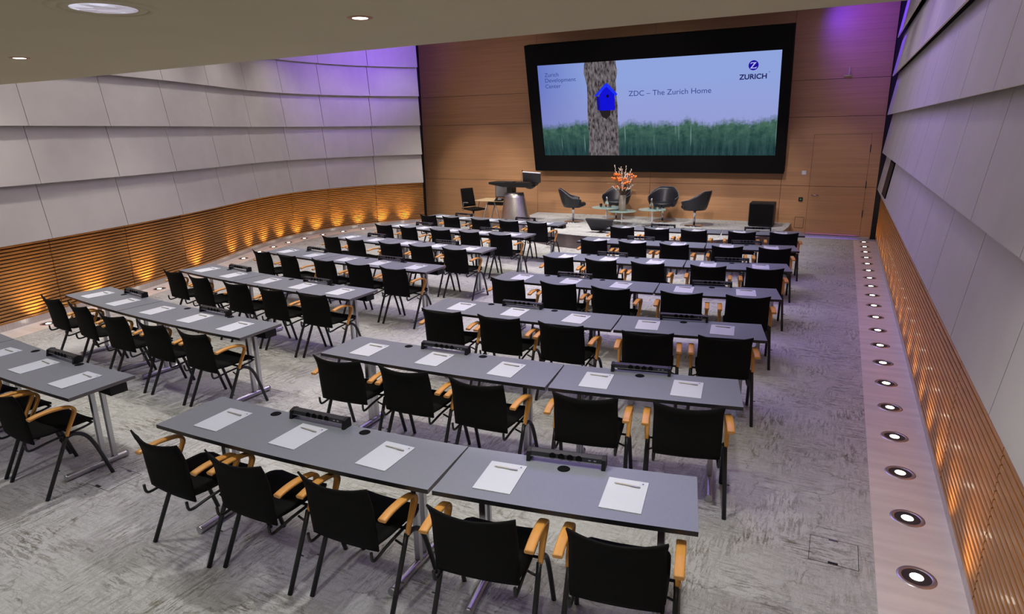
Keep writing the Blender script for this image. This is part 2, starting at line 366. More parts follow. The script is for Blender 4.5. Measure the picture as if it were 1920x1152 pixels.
# wall_front: veneer boards on a dark core, with narrow joints
bm = B(); add_box(bm, (-13.6, YW+0.02, 0), (1.2, YW+0.12, ZHI)); wf = struct(obj('wall_front', bm, DARK))
gx = [-13.5, -11.3, -7.57, -4.37, -1.22, 0.775]; gz = [0.0, 1.18, 2.73, 3.53, 5.13]
DX0, DX1, DZ = -0.60, 0.555, 2.34
for i in range(len(gx)-1):
    for j in range(len(gz)-1):
        x0, x1, z0, z1 = gx[i]+0.004, gx[i+1]-0.004, gz[j]+0.004, gz[j+1]-0.004
        if i == 4 and j < 2:
            bm = B()
            add_box(bm, (x0, YW, z0), (DX0-0.005, YW+0.018, z1)); add_box(bm, (DX1+0.005, YW, z0), (x1, YW+0.018, z1))
            if j == 1: add_box(bm, (DX0-0.005, YW, DZ+0.005), (DX1+0.005, YW+0.018, z1))
            obj('veneer_board', bm, WOOD, wf)
        else: boxobj('veneer_board', (x0, YW, z0), (x1, YW+0.018, z1), WOOD, wf)
# door_1 flush in the veneer
d = thing('door_1', 'flush veneer door beside the screen', 'door', (0, 0, 0)); del d['category']; d['kind'] = 'structure'
boxobj('door_panel', (DX0, YW-0.002, 0.06), (DX1, YW+0.018, 1.176), WOOD, d); boxobj('door_panel', (DX0, YW-0.002, 1.184), (DX1, YW+0.018, DZ), WOOD, d)
bm = B(); add_tube(bm, [(-0.53, YW-0.002, 0.98), (-0.53, YW-0.06, 0.98)], 0.012); add_tube(bm, [(-0.535, YW-0.055, 0.98), (-0.39, YW-0.055, 0.98)], 0.010)
obj('door_handle', bm, CHROME, d, True)
for z in (0.5, 1.15, 1.95): boxobj('hinge', (DX1-0.008, YW-0.012, z), (DX1+0.012, YW, z+0.16), PLASTIC2, d)
boxobj('threshold', (-1.2, YW-0.03, 0), (0.75, YW-0.003, 0.05), STEEL, d)

def curve_eval(pts, n):
    P = smooth_path([(x, y, 0) for x, y in pts], 12); L = [0]
    for a, b in zip(P, P[1:]): L.append(L[-1]+(b-a).length)
    return P, L
def at_y(P, y):
    for a, b in zip(P, P[1:]):
        if (a.y-y)*(b.y-y) <= 0 and a.y != b.y:
            t = (y-a.y)/(b.y-a.y); p = a.lerp(b, t); tt = (b-a).normalized(); return p, tt
    a, b = P[-2], P[-1]; return P[-1], (b-a).normalized()
LCURVE = [(-9.3, -2.0), (-9.5, 0.6), (-9.76, 2.5), (-10.05, 4.3), (-10.27, 5.4), (-10.57, 6.7), (-10.95, 8.0), (-11.4, 9.2), (-11.84, 10.3), (-12.12, 11.3), (-12.22, 12.2), (-12.1, 13.1), (-11.83, 14.0), (-11.36, 14.85), (-10.72, 15.6)]
LP, LL = curve_eval(LCURVE, 12)
LSEAM = [-1.5, -0.1, 1.2, 2.5, 3.86, 5.23, 6.57, 7.87, 9.21, 10.62, 11.95, 13.15, 14.5, 15.6]
RP = [Vector((0.885, -2.0+0.2*k, 0)) for k in range(93)]
RSEAM = [-1.7, -0.37, 0.96, 2.30, 3.63, 4.97, 6.30, 7.64, 8.97, 10.3, 11.64, 12.97, 14.3, 15.64, 16.38]
def shell_wall(name, P, seams, inward, side):
    """inward = +1 when the room lies to +x of the curve, -1 when to -x"""
    def nrm(t): 
        n = Vector((t.y, -t.x, 0)).normalized(); return n if n.x*inward > 0 else -n
    back = B(); ys = [seams[0] + (seams[-1]-seams[0])*k/80 for k in range(81)]
    lo, hi = [], []
    pts = []
    for y in ys:
        p, t = at_y(P, y); pts.append((p, nrm(t)))
    for (p, n) in pts:
        q = p - n*0.05; r = p - n*0.15
        lo.append([back.verts.new((q.x, q.y, 0)), back.verts.new((q.x, q.y, ZHI)), back.verts.new((r.x, r.y, ZHI)), back.verts.new((r.x, r.y, 0))])
    for a, b in zip(lo, lo[1:]):
        for k in range(4): back.faces.new([a[k], a[(k+1) % 4], b[(k+1) % 4], b[k]])
    back.faces.new(lo[0]); back.faces.new(lo[-1][::-1])
    wobj = struct(obj(name, back, DARK))
    for s0, s1 in zip(seams, seams[1:]):
        g = 0.006; yy = [s0+g + (s1-s0-2*g)*k/6 for k in range(7)]
        cp = []
        for y in yy:
            p, t = at_y(P, y); cp.append((p, nrm(t)))
        for r in range(5):
            z0, z1 = ZROWS[r], ZROWS[r+1]
            bm = B(); rings = []
            for p, n in cp:
                a = p + n*0.105; b_ = p - n*0.005; th = 0.02
                prof = [(a, z0), (b_, z1+0.05), (b_-n*th, z1+0.05), (a-n*th, z0)]
                rings.append([bm.verts.new((q.x, q.y, z)) for q, z in prof])
            for u, v in zip(rings, rings[1:]):
                for k in range(4): bm.faces.new([u[k], u[(k+1) % 4], v[(k+1) % 4], v[k]])
            bm.faces.new(rings[0]); bm.faces.new(rings[-1][::-1])
            obj('acoustic_panel', bm, PANEL, wobj)
        bm = B(); z = 0.10
        while z < 1.165:
            rings = []
            for p, n in cp:
                prof = [(p+n*0.016, z), (p+n*0.021, z+0.005), (p+n*0.021, z+0.028), (p+n*0.016, z+0.033), (p-n*0.016, z+0.033), (p-n*0.016, z)]
                rings.append([bm.verts.new((q.x, q.y, zz)) for q, zz in prof])
            for u, v in zip(rings, rings[1:]):
                for k in range(6): bm.faces.new([u[k], u[(k+1) % 6], v[(k+1) % 6], v[k]])
            bm.faces.new(rings[0]); bm.faces.new(rings[-1][::-1])
            z += 0.0485
        # board behind the slats
        rings = []
        for p, n in cp:
            prof = [(p-n*0.017, 0.10), (p-n*0.017, 1.18), (p-n*0.025, 1.18), (p-n*0.025, 0.10)]
            rings.append([bm.verts.new((q.x, q.y, zz)) for q, zz in prof])
        for u, v in zip(rings, rings[1:]):
            for k in range(4): bm.faces.new([u[k], u[(k+1) % 4], v[(k+1) % 4], v[k]]).material_index = 1
        obj('slat_panel', bm, [SLAT, DARK], wobj)
    # steel baseboard
    def ribbon(o0, o1, z0, z1, nm, m):
        bm = B(); rings = []
        for p, n in pts:
            prof = [(p+n*o0, z0), (p+n*o1, z0), (p+n*o1, z1), (p+n*o0, z1)]
            rings.append([bm.verts.new((q.x, q.y, zz)) for q, zz in prof])
        for u, v in zip(rings, rings[1:]):
            for k in range(4): bm.faces.new([u[k], u[(k+1) % 4], v[(k+1) % 4], v[k]])
        bm.faces.new(rings[0]); bm.faces.new(rings[-1][::-1])
        return struct(obj(nm, bm, m))
    ribbon(-0.04, 0.010, 0.0, 0.098, 'baseboard_'+side, STEEL)
    return ribbon(0.010, 0.452, 0.0, 0.004, 'trim_1' if side == 'left' else 'trim_2', STONE)
shell_wall('wall_left', LP, LSEAM, 1, 'left')
shell_wall('wall_right', RP, RSEAM, -1, 'right')
# short returns closing the gaps beside the end wall
bm = B(); add_box(bm, (0.93, 16.3, 0), (1.1, YW, ZHI)); struct(obj('trim_3', bm, DARK))
bm = B(); add_box(bm, (-11.6, 15.75, 0), (-11.35, YW, ZHI)); struct(obj('trim_4', bm, DARK))

# ------------------------------------------------------------------ stage
SP_ = [(-7.56, YW), (-7.5, 15.9), (-7.2, 14.95), (-6.75, 14.1), (-6.3, 13.6), (-5.7, 13.28), (-4.9, 13.12), (-4.0, 13.1), (-3.1, 13.2), (-2.3, 13.45), (-1.7, 13.9), (-1.25, 14.5), (-1.0, 15.2), (-0.93, 15.9), (-0.92, YW)]
bm = B()
add_prism(bm, SP_, 0.0, 0.30, 0, lambda i: 1)
struct(tag(obj('floor_stage', bm, [CARPET, RISER]), None, None))

# ------------------------------------------------------------------ recessed floor and ceiling lights
def floor_light_mesh():
    bm = B(); add_lathe(bm, [(0.078, 0.0045), (0.098, 0.0085), (0.102, 0.0045)], seg=28); ring = bm
    return ring
fl = thing('floor_light', 'x', 'floor light', (0, 0, 0), group='recessed floor lights along the right slatted wall')
bm = B(); add_lathe(bm, [(0.076, 0.004), (0.080, 0.008), (0.100, 0.008), (0.104, 0.004)], seg=28); obj('ring', bm, ALU, fl, True)
bm = B(); add_lathe(bm, [(0.0, 0.0055), (0.078, 0.0055)], seg=28); obj('reflector', bm, PLASTIC2, fl)
bm = B(); add_lathe(bm, [(0.0, 0.0075), (0.036, 0.0065)], seg=20); obj('lamp', bm, LAMPG, fl)
remember(fl)
ORD = ['nearest', 'second nearest', 'third nearest', 'fourth nearest', 'fifth nearest', 'sixth nearest', 'seventh nearest', 'eighth nearest', 'ninth nearest', 'tenth nearest',
       'tenth from the end wall', 'ninth from the end wall', 'eighth from the end wall', 'seventh from the end wall', 'sixth from the end wall', 'fifth from the end wall', 'fourth from the end wall', 'third from the end wall', 'second from the end wall', 'closest to the end wall']
first = True
for k in range(20):
    y = 3.87 + 0.6495*k
    o = fl if first else copy_tree(fl); first = False
    o.location = (0.645, y, 0); o['label'] = 'round recessed floor light in the right stone strip, ' + ORD[k]
    spot((0.645, y, 0.012), (0.90, y, 0.45), 34.0, AMBER, 84, 1.0, 0.05, 'floor_lamp_beam')
LY = [4.8, 6.84, 8.15, 9.40, 10.1, 10.72, 11.37, 12.02, 12.69, 13.35, 13.98, 14.6, 15.15]
LORD = ['nearest to the camera', 'second nearest', 'third nearest', 'fourth nearest', 'fifth nearest', 'sixth nearest', 'middle one', 'sixth from the end wall', 'fifth from the end wall', 'fourth from the end wall', 'third from the end wall', 'second from the end wall', 'closest to the end wall']
for k, y in enumerate(LY):
    p, t = at_y(LP, y); n = Vector((t.y, -t.x, 0)); q = p + n*0.24
    o = copy_tree(fl); o.location = (q.x, q.y, 0); o['group'] = 'recessed floor lights along the left slatted wall'
    o['label'] = 'round recessed floor light in the left stone strip, ' + LORD[k]
    spot((q.x, q.y, 0.012), (p.x, p.y, 0.45), 58.0, AMBER, 84, 1.0, 0.05, 'floor_lamp_beam')
for y in (2.6, 3.75, 5.8):
    p, t = at_y(LP, y); n = Vector((t.y, -t.x, 0)); q = p + n*0.24
    spot((q.x, q.y, 0.012), (p.x, p.y, 0.45), 58.0, AMBER, 84, 1.0, 0.05, 'floor_lamp_beam')
def ceil_light(x, y, label, big=False):
    t = thing('ceiling_downlight', label, 'downlight', (x, y, ZLO), group=None)
    if big:
        bm = B(); add_lathe(bm, [(0.130, 0.0), (0.133, -0.004), (0.165, -0.005), (0.17, -0.001)], seg=40); obj('inner_ring', bm, CEIL, t, True)
        bm = B(); add_lathe(bm, [(0.175, 0.0), (0.178, -0.006), (0.215, -0.006), (0.222, 0.0)], seg=40); obj('outer_ring', bm, CEIL, t, True)
        bm = B(); add_lathe(bm, [(0.0, -0.001), (0.131, -0.003)], seg=40); obj('reflector', bm, BIGLAMP, t)
    else:
        bm = B(); add_lathe(bm, [(0.035, -0.001), (0.04, -0.004), (0.060, -0.004), (0.064, 0.0)], seg=32); obj('trim_ring', bm, mat('copper_ring', (0.5, 0.26, 0.16), 0.5, noise=((20, 20, 20), 0.05)), t, True)
        bm = B(); add_lathe(bm, [(0.0, -0.003), (0.038, -0.003)], seg=24); obj('lamp', bm, LAMPG, t)
    return t
ceil_light(-2.18, 2.71, 'small round downlight in the low ceiling, near its front edge, right one')
ceil_light(-5.17, 2.71, 'small round downlight in the low ceiling at the far left')
ceil_light(-2.94, 1.92, 'large round faceted downlight in the low ceiling, top left', True)

# ------------------------------------------------------------------ conference tables
DEP = 0.505; TH = 0.74
def arc_poly(L, s, D, n=10, shrink=0.028):
    near = [(-L/2 + L*k/n, -s*(1-(2*k/n-1)**2)) for k in range(n+1)]
    L2 = L*(1-shrink)
    far = [(L2/2 - L2*k/n, D - s*(1-(2*k/n-1)**2)) for k in range(n+1)]
    return near, far
def make_table(seats, L):
    s = 0.030 if seats == 3 else 0.013
    t = thing('conference_table', 'x', 'table')
    near, far = arc_poly(L, s, DEP); poly = near + far; nn = len(near)
    bm = B(); add_prism(bm, poly, TH-0.026, TH, 0, lambda i: 2 if i in (nn-1, 2*nn-1) else 1, 1)
    obj('tabletop', bm, [LAM, EDGEB, EDGEG], t)
    xs = (-L/2+0.27, L/2-0.27) if seats == 3 else (-L/2+0.18, L/2-0.18)
    for x in xs:
        bm = B()
        for y in (0.275, 0.355): add_box(bm, (x-0.018, y-0.016, 0.045), (x+0.018, y+0.016, TH-0.03))
        leg = obj('leg', bm, ALU, t)
        bm = B(); add_tube(bm, [(x, -0.02, 0.028), (x, 0.0, 0.028), (x, 0.44, 0.028), (x, 0.455, 0.028)], 0.026, 12); obj('foot', bm, ALU, leg, True)
        bm = B(); add_box(bm, (x-0.018, 0.06, TH-0.055), (x+0.018, 0.45, TH-0.0265)); obj('bracket', bm, BLACKM, leg)
    boxobj('cross_beam', (xs[0], 0.295, TH-0.075), (xs[1], 0.335, TH-0.035), BLACKM, t)
    if seats == 3:
        for gxx in (-0.415, 0.315):
            bm = B(); add_lathe(bm, [(0, 0.0035), (0.030, 0.0035), (0.036, 0.0)], (gxx, 0.425), 20); g = obj('cable_grommet', bm, FRAME, t); g.location.z = TH
    else:
        bm = B(); add_lathe(bm, [(0, 0.0035), (0.030, 0.0035), (0.036, 0.0)], (-0.055, 0.40), 20); g = obj('cable_grommet', bm, FRAME, t); g.location.z = TH
    return t
T3 = make_table(3, 2.066); T3c = make_table(3, 2.030); T2 = make_table(2, 1.346); remember(T3); remember(T2)
T3b = T3c      # variant with the dark cable tray showing under its aisle end
bx = boxobj('cable_tray', (0.72, 0.30, TH-0.10), (0.99, 0.43, TH-0.03), PLASTIC, T3b); remember(T3b)

def make_strip():
    t = thing('socket_strip', 'x', 'power strip')
    w2 = 0.225
    for s in (-1, 1):
        bm = B(); add_prism(bm, [(-0.035, 0), (0.04, 0), (0.04, 0.058), (0.015, 0.066), (-0.022, 0.056), (-0.035, 0.0)][:-1], 0, 0.022, fn=lambda p, s=s: Vector((s*(w2-0.011)-0.011+p.z, p.x, p.y)))
        obj('end_cap', bm, PLASTIC, t)
    bm = B(); add_prism(bm, [(-0.020, 0.031), (0.030, 0.036), (0.030, 0.060), (0.012, 0.065), (-0.016, 0.058)], 0, 2*w2-0.046, fn=lambda p: Vector((-(w2-0.023)+p.z, p.x, p.y)))
    bar = obj('socket_bar', bm, PLASTIC2, t)
    bm = B(); add_box(bm, (-w2+0.022, -0.0235, 0.029), (w2-0.022, -0.0205, 0.033)); obj('light_edge', bm, ALU, bar)
    for k in range(4):
        x = -0.075 + k*0.05; bm = B()
        add_lathe(bm, [(0.0, 0.0), (0.016, 0.0), (0.018, 0.0015), (0.019, 0.0)], seg=14)
        o = obj('socket', bm, FRAME, bar); o.location = (x, -0.0195, 0.045); o.rotation_euler = (math.radians(78), 0, 0)
    bm = B()
    for x in (0.135, 0.165): add_box(bm, (x-0.007, -0.0200, 0.041), (x+0.007, -0.0170, 0.047))
    obj('data_port', bm, ALU, bar)
    return t
STRIP = make_strip(); remember(STRIP)

def text_mesh(name, cu):
    tmp = bpy.data.objects.new(name, cu); C.objects.link(tmp); bpy.context.view_layer.update()
    me = bpy.data.meshes.new_from_object(tmp.evaluated_get(bpy.context.evaluated_depsgraph_get()))
    mats_ = list(cu.materials); bpy.data.objects.remove(tmp); bpy.data.curves.remove(cu)
    me.materials.clear()
    for m in mats_: me.materials.append(m)
    me.name = name; o = bpy.data.objects.new(name, me); C.objects.link(o); return o
def make_pad():
    t = thing('notepad', 'x', 'notepad')
    boxobj('sheets', (-0.105, -0.1485, 0), (0.105, 0.1485, 0.004), PAPER, t)
    bm = B(); add_lathe(bm, [(0, 0.0008), (0.0048, 0.0008), (0.0048, 0)], seg=14); lo = obj('logo_mark', bm, BLUEP, t); lo.location = (0.078, 0.124, 0.004)
    cu = bpy.data.curves.new('printed_name', 'FONT'); cu.body = 'ZURICH'; cu.size = 0.0085; cu.align_x = 'CENTER'; cu.materials.append(GREYP)
    tx = text_mesh('printed_name', cu); tx.parent = t; tx.location = (0.078, 0.110, 0.0043)
    return t
PAD = make_pad(); remember(PAD)
def make_pen():
    t = thing('pen', 'x', 'pen')
    bm = B(); add_tube(bm, [(-0.070, 0, 0.005), (-0.062, 0, 0.005), (-0.058, 0, 0.005), (0.05, 0, 0.005), (0.066, 0, 0.005), (0.069, 0, 0.005)], [0.001, 0.003, 0.0045, 0.005, 0.0048, 0.003], 8)
    obj('barrel', bm, PENM, t, True)
    bm = B(); add_box(bm, (0.022, -0.0085, 0.006), (0.066, -0.0045, 0.009)); obj('clip', bm, ALU, t)
    return t
PEN = make_pen(); remember(PEN)

# ------------------------------------------------------------------ conference chair
def make_chair():
    t = thing('conference_chair', 'x', 'chair')
    def seatf(u, v):
        x = (u-0.5)*2; y = -0.215 + 0.425*v; wdt = 0.222 + 0.006*math.sin(PI*v) - 0.030*max(0, (v-0.82)/0.18)**2
        z = 0.462 - 0.020*max(0, (v-0.78)/0.22)**2 + 0.010*x*x + 0.008*max(0, (0.2-v)/0.2)
        return (wdt*x, y, z)
    bm = B(); add_grid_shell(bm, seatf, 10, 12, 0.045); obj('seat', bm, BLACKF, t, True)
    def backf(u, v):
        x = (u-0.5)*2
        wdt = 0.219 - 0.004*v + 0.010*max(0, (v-0.75)/0.25)**2 + 0.004*math.sin(PI*v)
        z = 0.43 + 0.378*v + 0.024*x*x*v
        y = -0.228 - 0.055*v - 0.035*max(0, (v-0.6)/0.4)**2 + 0.040*x*x*(0.35+0.65*v)
        return (wdt*x, y, z)
    bm = B(); add_grid_shell(bm, backf, 12, 12, 0.030); obj('backrest', bm, BLACKF, t, True)
    for s in (-1, 1):
        bm = B(); add_tube(bm, [(s*0.262, -0.022, 0.43), (s*0.264, -0.05, 0.37), (s*0.272, -0.235, 0.0)], 0.0145, 8); obj('leg', bm, BLACKM, t, True)
        bm = B(); add_tube(bm, smooth_path([(s*0.262, -0.025, 0.415), (s*0.262, 0.035, 0.420), (s*0.263, 0.105, 0.375), (s*0.266, 0.16, 0.26), (s*0.272, 0.235, 0.0)], 5), 0.0145, 8); obj('leg', bm, BLACKM, t, True)
        # bent wooden arm, a swept flat section
        path = smooth_path([(0, a, b) for a, b in [(-0.024, 0.425), (0.004, 0.485), (0.042, 0.555), (0.060, 0.598), (0.048, 0.630), (0.008, 0.647), (-0.085, 0.658), (-0.170, 0.655), (-0.240, 0.643)]], 4)
        bm = B(); rings = []; n = len(path)
        for i, p in enumerate(path):
            tt = (path[min(i+1, n-1)] - path[max(i-1, 0)]).normalized(); nn = Vector((0, -tt.z, tt.y)); f = i/(n-1)
            hw = 0.012 + 0.012*min(1, f/0.45); ht = 0.010
            cx = s*(0.268 + 0.006*f)
            rings.append([bm.verts.new(Vector((cx + a*hw, p.y, p.z)) + nn*b*ht) for a, b in ((-1, -0.6), (-0.7, -1), (0.7, -1), (1, -0.6), (1, 0.6), (0.7, 1), (-0.7, 1), (-1, 0.6))])
        for u, v in zip(rings, rings[1:]):
            for k in range(8): bm.faces.new([u[k], u[(k+1) % 8], v[(k+1) % 8], v[k]])
        bm.faces.new(rings[0]); bm.faces.new(rings[-1][::-1]); obj('armrest', bm, BEECH, t, True)
    bm = B()
    for s in (-1, 1):
        add_tube(bm, smooth_path([(s*0.19, 0.20, 0.432), (s*0.205, 0.12, 0.422), (s*0.207, -0.1, 0.408), (s*0.209, -0.225, 0.392), (s*0.211, -0.262, 0.405), (s*0.212, -0.268, 0.455)], 4), 0.009, 8)
        add_tube(bm, [(s*0.20, 0.03, 0.418), (s*0.262, 0.03, 0.418)], 0.008, 6); add_tube(bm, [(s*0.20, -0.045, 0.385), (s*0.265, -0.045, 0.36)], 0.007, 6)
        add_tube(bm, [(s*0.266, -0.13, 0.20), (s*0.30, -0.13, 0.20)], 0.004, 6)
    add_tube(bm, [(-0.2, 0.03, 0.416), (0.2, 0.03, 0.416)], 0.009, 6); add_tube(bm, [(-0.19, 0.195, 0.43), (0.19, 0.195, 0.43)], 0.009, 6)
    obj('seat_frame', bm, BLACKM, t, True)
    return t
CHAIR = make_chair(); remember(CHAIR)

ROWS = ['nearest row', 'second nearest row', 'third nearest row', 'middle row', 'third farthest row', 'second farthest row', 'farthest row']
SEAT = ['left end', 'second from left', 'middle seat', 'second from right', 'right end']
PITCH = 1.526
blocks = {
 'right': [(3, (-3.833, 2.366), (-1.757, 2.456), [-0.673, -0.036, 0.614], 0), (2, (-1.752, 2.457), (-0.399, 2.687), [-0.366, 0.302], 3)],
 'left': [(2, (-8.189, 2.720), (-6.852, 2.507), [-0.325, 0.325], 0), (3, (-6.846, 2.506), (-4.813, 2.375), [-0.625, 0.02, 0.665], 2)]}
CH_ADJ = {('right', 0, 0): (0.0, 0.0, -0.09), ('right', 0, 1): (-0.01, 0, -0.06), ('right', 0, 2): (0.0, 0.02, -0.02), ('right', 0, 3): (0.015, 0, -0.02), ('right', 0, 4): (0.025, 0, 0.0), ('left', 0, 4): (-0.02, -0.01, 0.0), ('left', 0, 3): (-0.01, -0.01, 0.0)}
used = {}
def take(proto, key):
    if key in used: return copy_tree(proto)
    used[key] = 1; return proto
rnd = random.Random(3)
for blk in ('right', 'left'):
    for i in range(7):
        for (seats, a, b, offs, s0) in blocks[blk]:
            A = Vector((a[0], a[1]+i*PITCH, 0)); Bv = Vector((b[0], b[1]+i*PITCH, 0)); mid = (A+Bv)/2; ang = math.atan2(Bv.y-A.y, Bv.x-A.x)
            R = Matrix.Rotation(ang, 3, 'Z')
            W = lambda x, y, z=0: mid + R @ Vector((x, y, 0)) + Vector((0, 0, z))
            hl = (1.03 if seats == 3 else 0.67)
            nm = 'three-seat' if seats == 3 else 'two-seat'
            where = '%s block, %s' % (blk, ROWS[i])
            if in_frame([W(-hl, 0, TH), W(0, 0, TH), W(hl, 0, TH), W(hl, DEP, TH), W(-hl, DEP, TH), W(0, DEP, TH)], -4):
                proto, key = (T2, 't2') if seats == 2 else ((T3b, 't3b') if blk == 'left' else (T3, 't3'))
                o = take(proto, key); o.location = mid; o.rotation_euler = (0, 0, ang)
                tag(o, 'grey %s conference table, %s' % (nm, where), 'table', 'grey conference tables of the %s block' % blk)
            sx = (-0.05 if blk == 'right' else 0.05) if seats == 3 else (-0.055 if blk == 'right' else 0.10)
            sy = 0.455 if seats == 3 else 0.465
            if in_frame([W(sx, sy, TH)], 10):
                o = take(STRIP, 's'); o.location = W(sx, sy-0.02*(seats == 3), TH + 0.0005); o.rotation_euler = (0, 0, ang)
                tag(o, 'black socket strip on the %s table, %s' % (nm, where), 'power strip', 'black socket strips on the tables')
            for k, off in enumerate(offs):
                seat = s0 + k
                jx, jr = rnd.uniform(-0.012, 0.012), rnd.uniform(-0.025, 0.025)
                sag = 0.0
                px_, py_ = off + (0 if i == 0 else jx), 0.222
                pr = ang - 0.035 + (0 if i == 0 and blk == 'right' else jr) + (0.06 if blk == 'left' else 0)
                pw = W(px_, py_, TH + 0.0004)
                if in_frame([pw + Vector((q, r_, 0)) for q in (-0.1, 0.1) for r_ in (-0.14, 0.14)], -2):
                    o = take(PAD, 'p'); o.location = pw; o.rotation_euler = (0, 0, pr)
                    tag(o, 'white notepad, %s, %s' % (where, SEAT[seat]), 'notepad', 'white notepads on the tables')
                    e = take(PEN, 'pen'); q = pw + Matrix.Rotation(pr, 3, 'Z') @ Vector((0.0, 0.088, 0.004)); e.location = q; e.rotation_euler = (0, 0, pr - 0.03 + jr)
                    tag(e, 'beige pen on the notepad, %s, %s' % (where, SEAT[seat]), 'pen', 'beige pens on the notepads')
                dx, dy, dr = CH_ADJ.get((blk, i, seat), (0.01 + rnd.uniform(-0.014, 0.014), rnd.uniform(-0.015, 0.02), rnd.uniform(-0.045, 0.045)))
                cw = W(off + dx, 0.015 + dy)
                if in_frame([cw + Vector((q, r_, z)) for q in (-0.25, 0.25) for r_ in (-0.25, 0.23) for z in (0.0, 0.5, 0.85)], -3):
                    o = take(CHAIR, 'c'); o.location = cw; o.rotation_euler = (0, 0, ang + dr)
                    tag(o, 'black chair with bentwood arms, %s, %s' % (where, SEAT[seat]), 'chair', 'black conference chairs of the %s block' % blk)
for k, p in (('t2', T2), ('t3', T3), ('t3b', T3b)): assert k in used

# ------------------------------------------------------------------ projection screen
SCR = thing('projection_screen', 'huge black-framed tilted screen showing a blue birdhouse slide', 'screen', (-7.14, 16.1655, 1.8856), rot=(1.776, 0, 0))
SW, SH = 5.77, 2.282
bm = B(); add_box(bm, (-0.30, -0.414, -0.30), (SW+0.215, SH+0.49, -0.05)); obj('screen_body', bm, FRAME, SCR)
bm = B(); add_box(bm, (-0.30, -0.414, -0.05), (0, SH+0.49, 0)); add_box(bm, (SW, -0.414, -0.05), (SW+0.215, SH+0.49, 0))
add_box(bm, (0, -0.414, -0.05), (SW, 0, 0)); add_box(bm, (0, SH, -0.05), (SW, SH+0.49, 0)); obj('bezel', bm, FRAME, SCR)
bm = B(); add_box(bm, (0, 0, -0.048), (SW, SH, -0.040)); img = obj('slide_image', bm, screen_mat(), SCR)
bm = B(); add_box(bm, (-6.2, 16.25, 2.2), (-2.2, YW-0.001, 3.2)); bm.transform((Matrix.Translation(SCR.location) @ Matrix.Rotation(1.776, 4, 'X')).inverted()); obj('wall_mount', bm, DARK, SCR)
def uvp(u, v): return (u*SW, v*SH)
bm = B(); add_prism(bm, [uvp(u, v) for u, v in [(0.216, 0), (0.224, 0.2), (0.221, 0.45), (0.224, 0.6), (0.226, 0.75), (0.219, 0.84), (0.214, 0.88), (0.216, 0.94), (0.219, 1.0), (0.356, 1.0), (0.357, 0.95), (0.362, 0.91), (0.361, 0.87), (0.354, 0.80), (0.355, 0.66), (0.359, 0.52), (0.356, 0.35), (0.360, 0.18), (0.358, 0)]], -0.0398, -0.037)
obj('trunk_picture', bm, bark_mat(), img)
def poly(name, pts, z, m):
    bm = B(); add_prism(bm, [uvp(*p) for p in pts], z, z+0.002); return obj(name, bm, m, img)
poly('birdhouse_shadow', [(0.276, 0.50), (0.328, 0.50), (0.325, 0.44), (0.306, 0.40), (0.286, 0.43)], -0.0368, emit('projected_shadow', (0.018, 0.014, 0.016), 1))
poly('birdhouse_side', [(0.268, 0.50), (0.266, 0.645), (0.282, 0.64), (0.282, 0.492)], -0.0366, emit('projected_dark_blue', (0.008, 0.006, 0.25), 1))
poly('birdhouse_front', [(0.280, 0.492), (0.347, 0.494), (0.347, 0.655), (0.314, 0.750), (0.280, 0.665)], -0.0362, emit('projected_blue', (0.006, 0.006, 0.62), 1))
poly('birdhouse_roof', [(0.256, 0.650), (0.310, 0.778), (0.316, 0.778), (0.360, 0.660), (0.353, 0.640), (0.313, 0.742), (0.268, 0.645)], -0.0340, emit('projected_roof_blue', (0.012, 0.03, 0.85), 1))
bm = B(); add_lathe(bm, [(0, 0.002), (0.035, 0.002), (0.035, 0)], seg=20); e = obj('birdhouse_hole', bm, emit('projected_black', (0.003, 0.003, 0.02), 1), img); e.location = (*uvp(0.316, 0.643), -0.0335)
INK = emit('projected_ink', (0.035, 0.055, 0.24), 1); INK2 = emit('projected_logo_ink', (0.012, 0.012, 0.10), 1); LOGOB = emit('projected_logo_blue', (0.012, 0.004, 0.30), 1)
FCH = bpy.data.fonts.get('Bfont')
def text(name, body, u, v, size, m, parent, w=None, align='LEFT', off=0.0, z=-0.037):
    cu = bpy.data.curves.new(name, 'FONT'); cu.body = body; cu.size = size; cu.align_x = align; cu.materials.append(m); cu.offset = off; cu.extrude = 0.0006
    o = text_mesh(name, cu); o.parent = parent; o.location = (*uvp(u, v), z)
    xs = [v_.co.x for v_ in o.data.vertices]
    if w and xs: o.scale.x = w/(max(xs)-min(xs))
    return o
text('caption_line', 'Zurich', 0.031, 0.874, 0.135, INK, img, 0.38)
text('caption_line', 'Development', 0.030, 0.816, 0.135, INK, img, 0.83)
text('caption_line', 'Center', 0.030, 0.753, 0.135, INK, img, 0.42)
text('title_line', 'ZDC \u2013 The Zurich Home', 0.408, 0.633, 0.175, INK, img, 0.338*SW)
text('logo_name', 'ZURICH', 0.851, 0.747, 0.150, INK2, img, 0.101*SW, off=0.004)
text('registered_mark', '\u00ae', 0.957, 0.80, 0.04, INK2, img)
bm = B(); add_lathe(bm, [(0, 0.002), (0.105, 0.002), (0.105, 0)], seg=36); e = obj('logo_disc', bm, LOGOB, img); e.location = (*uvp(0.901, 0.873), -0.0385)
zl = emit('projected_logo_white', (0.42, 0.45, 0.85), 1)
bm = B(); cx, cy = uvp(0.901, 0.873)
add_prism(bm, [(cx+a, cy+b_) for a, b_ in [(-0.055, 0.062), (0.062, 0.062), (0.05, 0.048), (-0.030, -0.048), (0.035, -0.048), (0.072, -0.028), (0.055, -0.066), (-0.072, -0.066), (-0.060, -0.052), (0.012, 0.046), (-0.035, 0.046), (-0.068, 0.026)]], -0.036, -0.035)
obj('logo_letter', bm, zl, img)

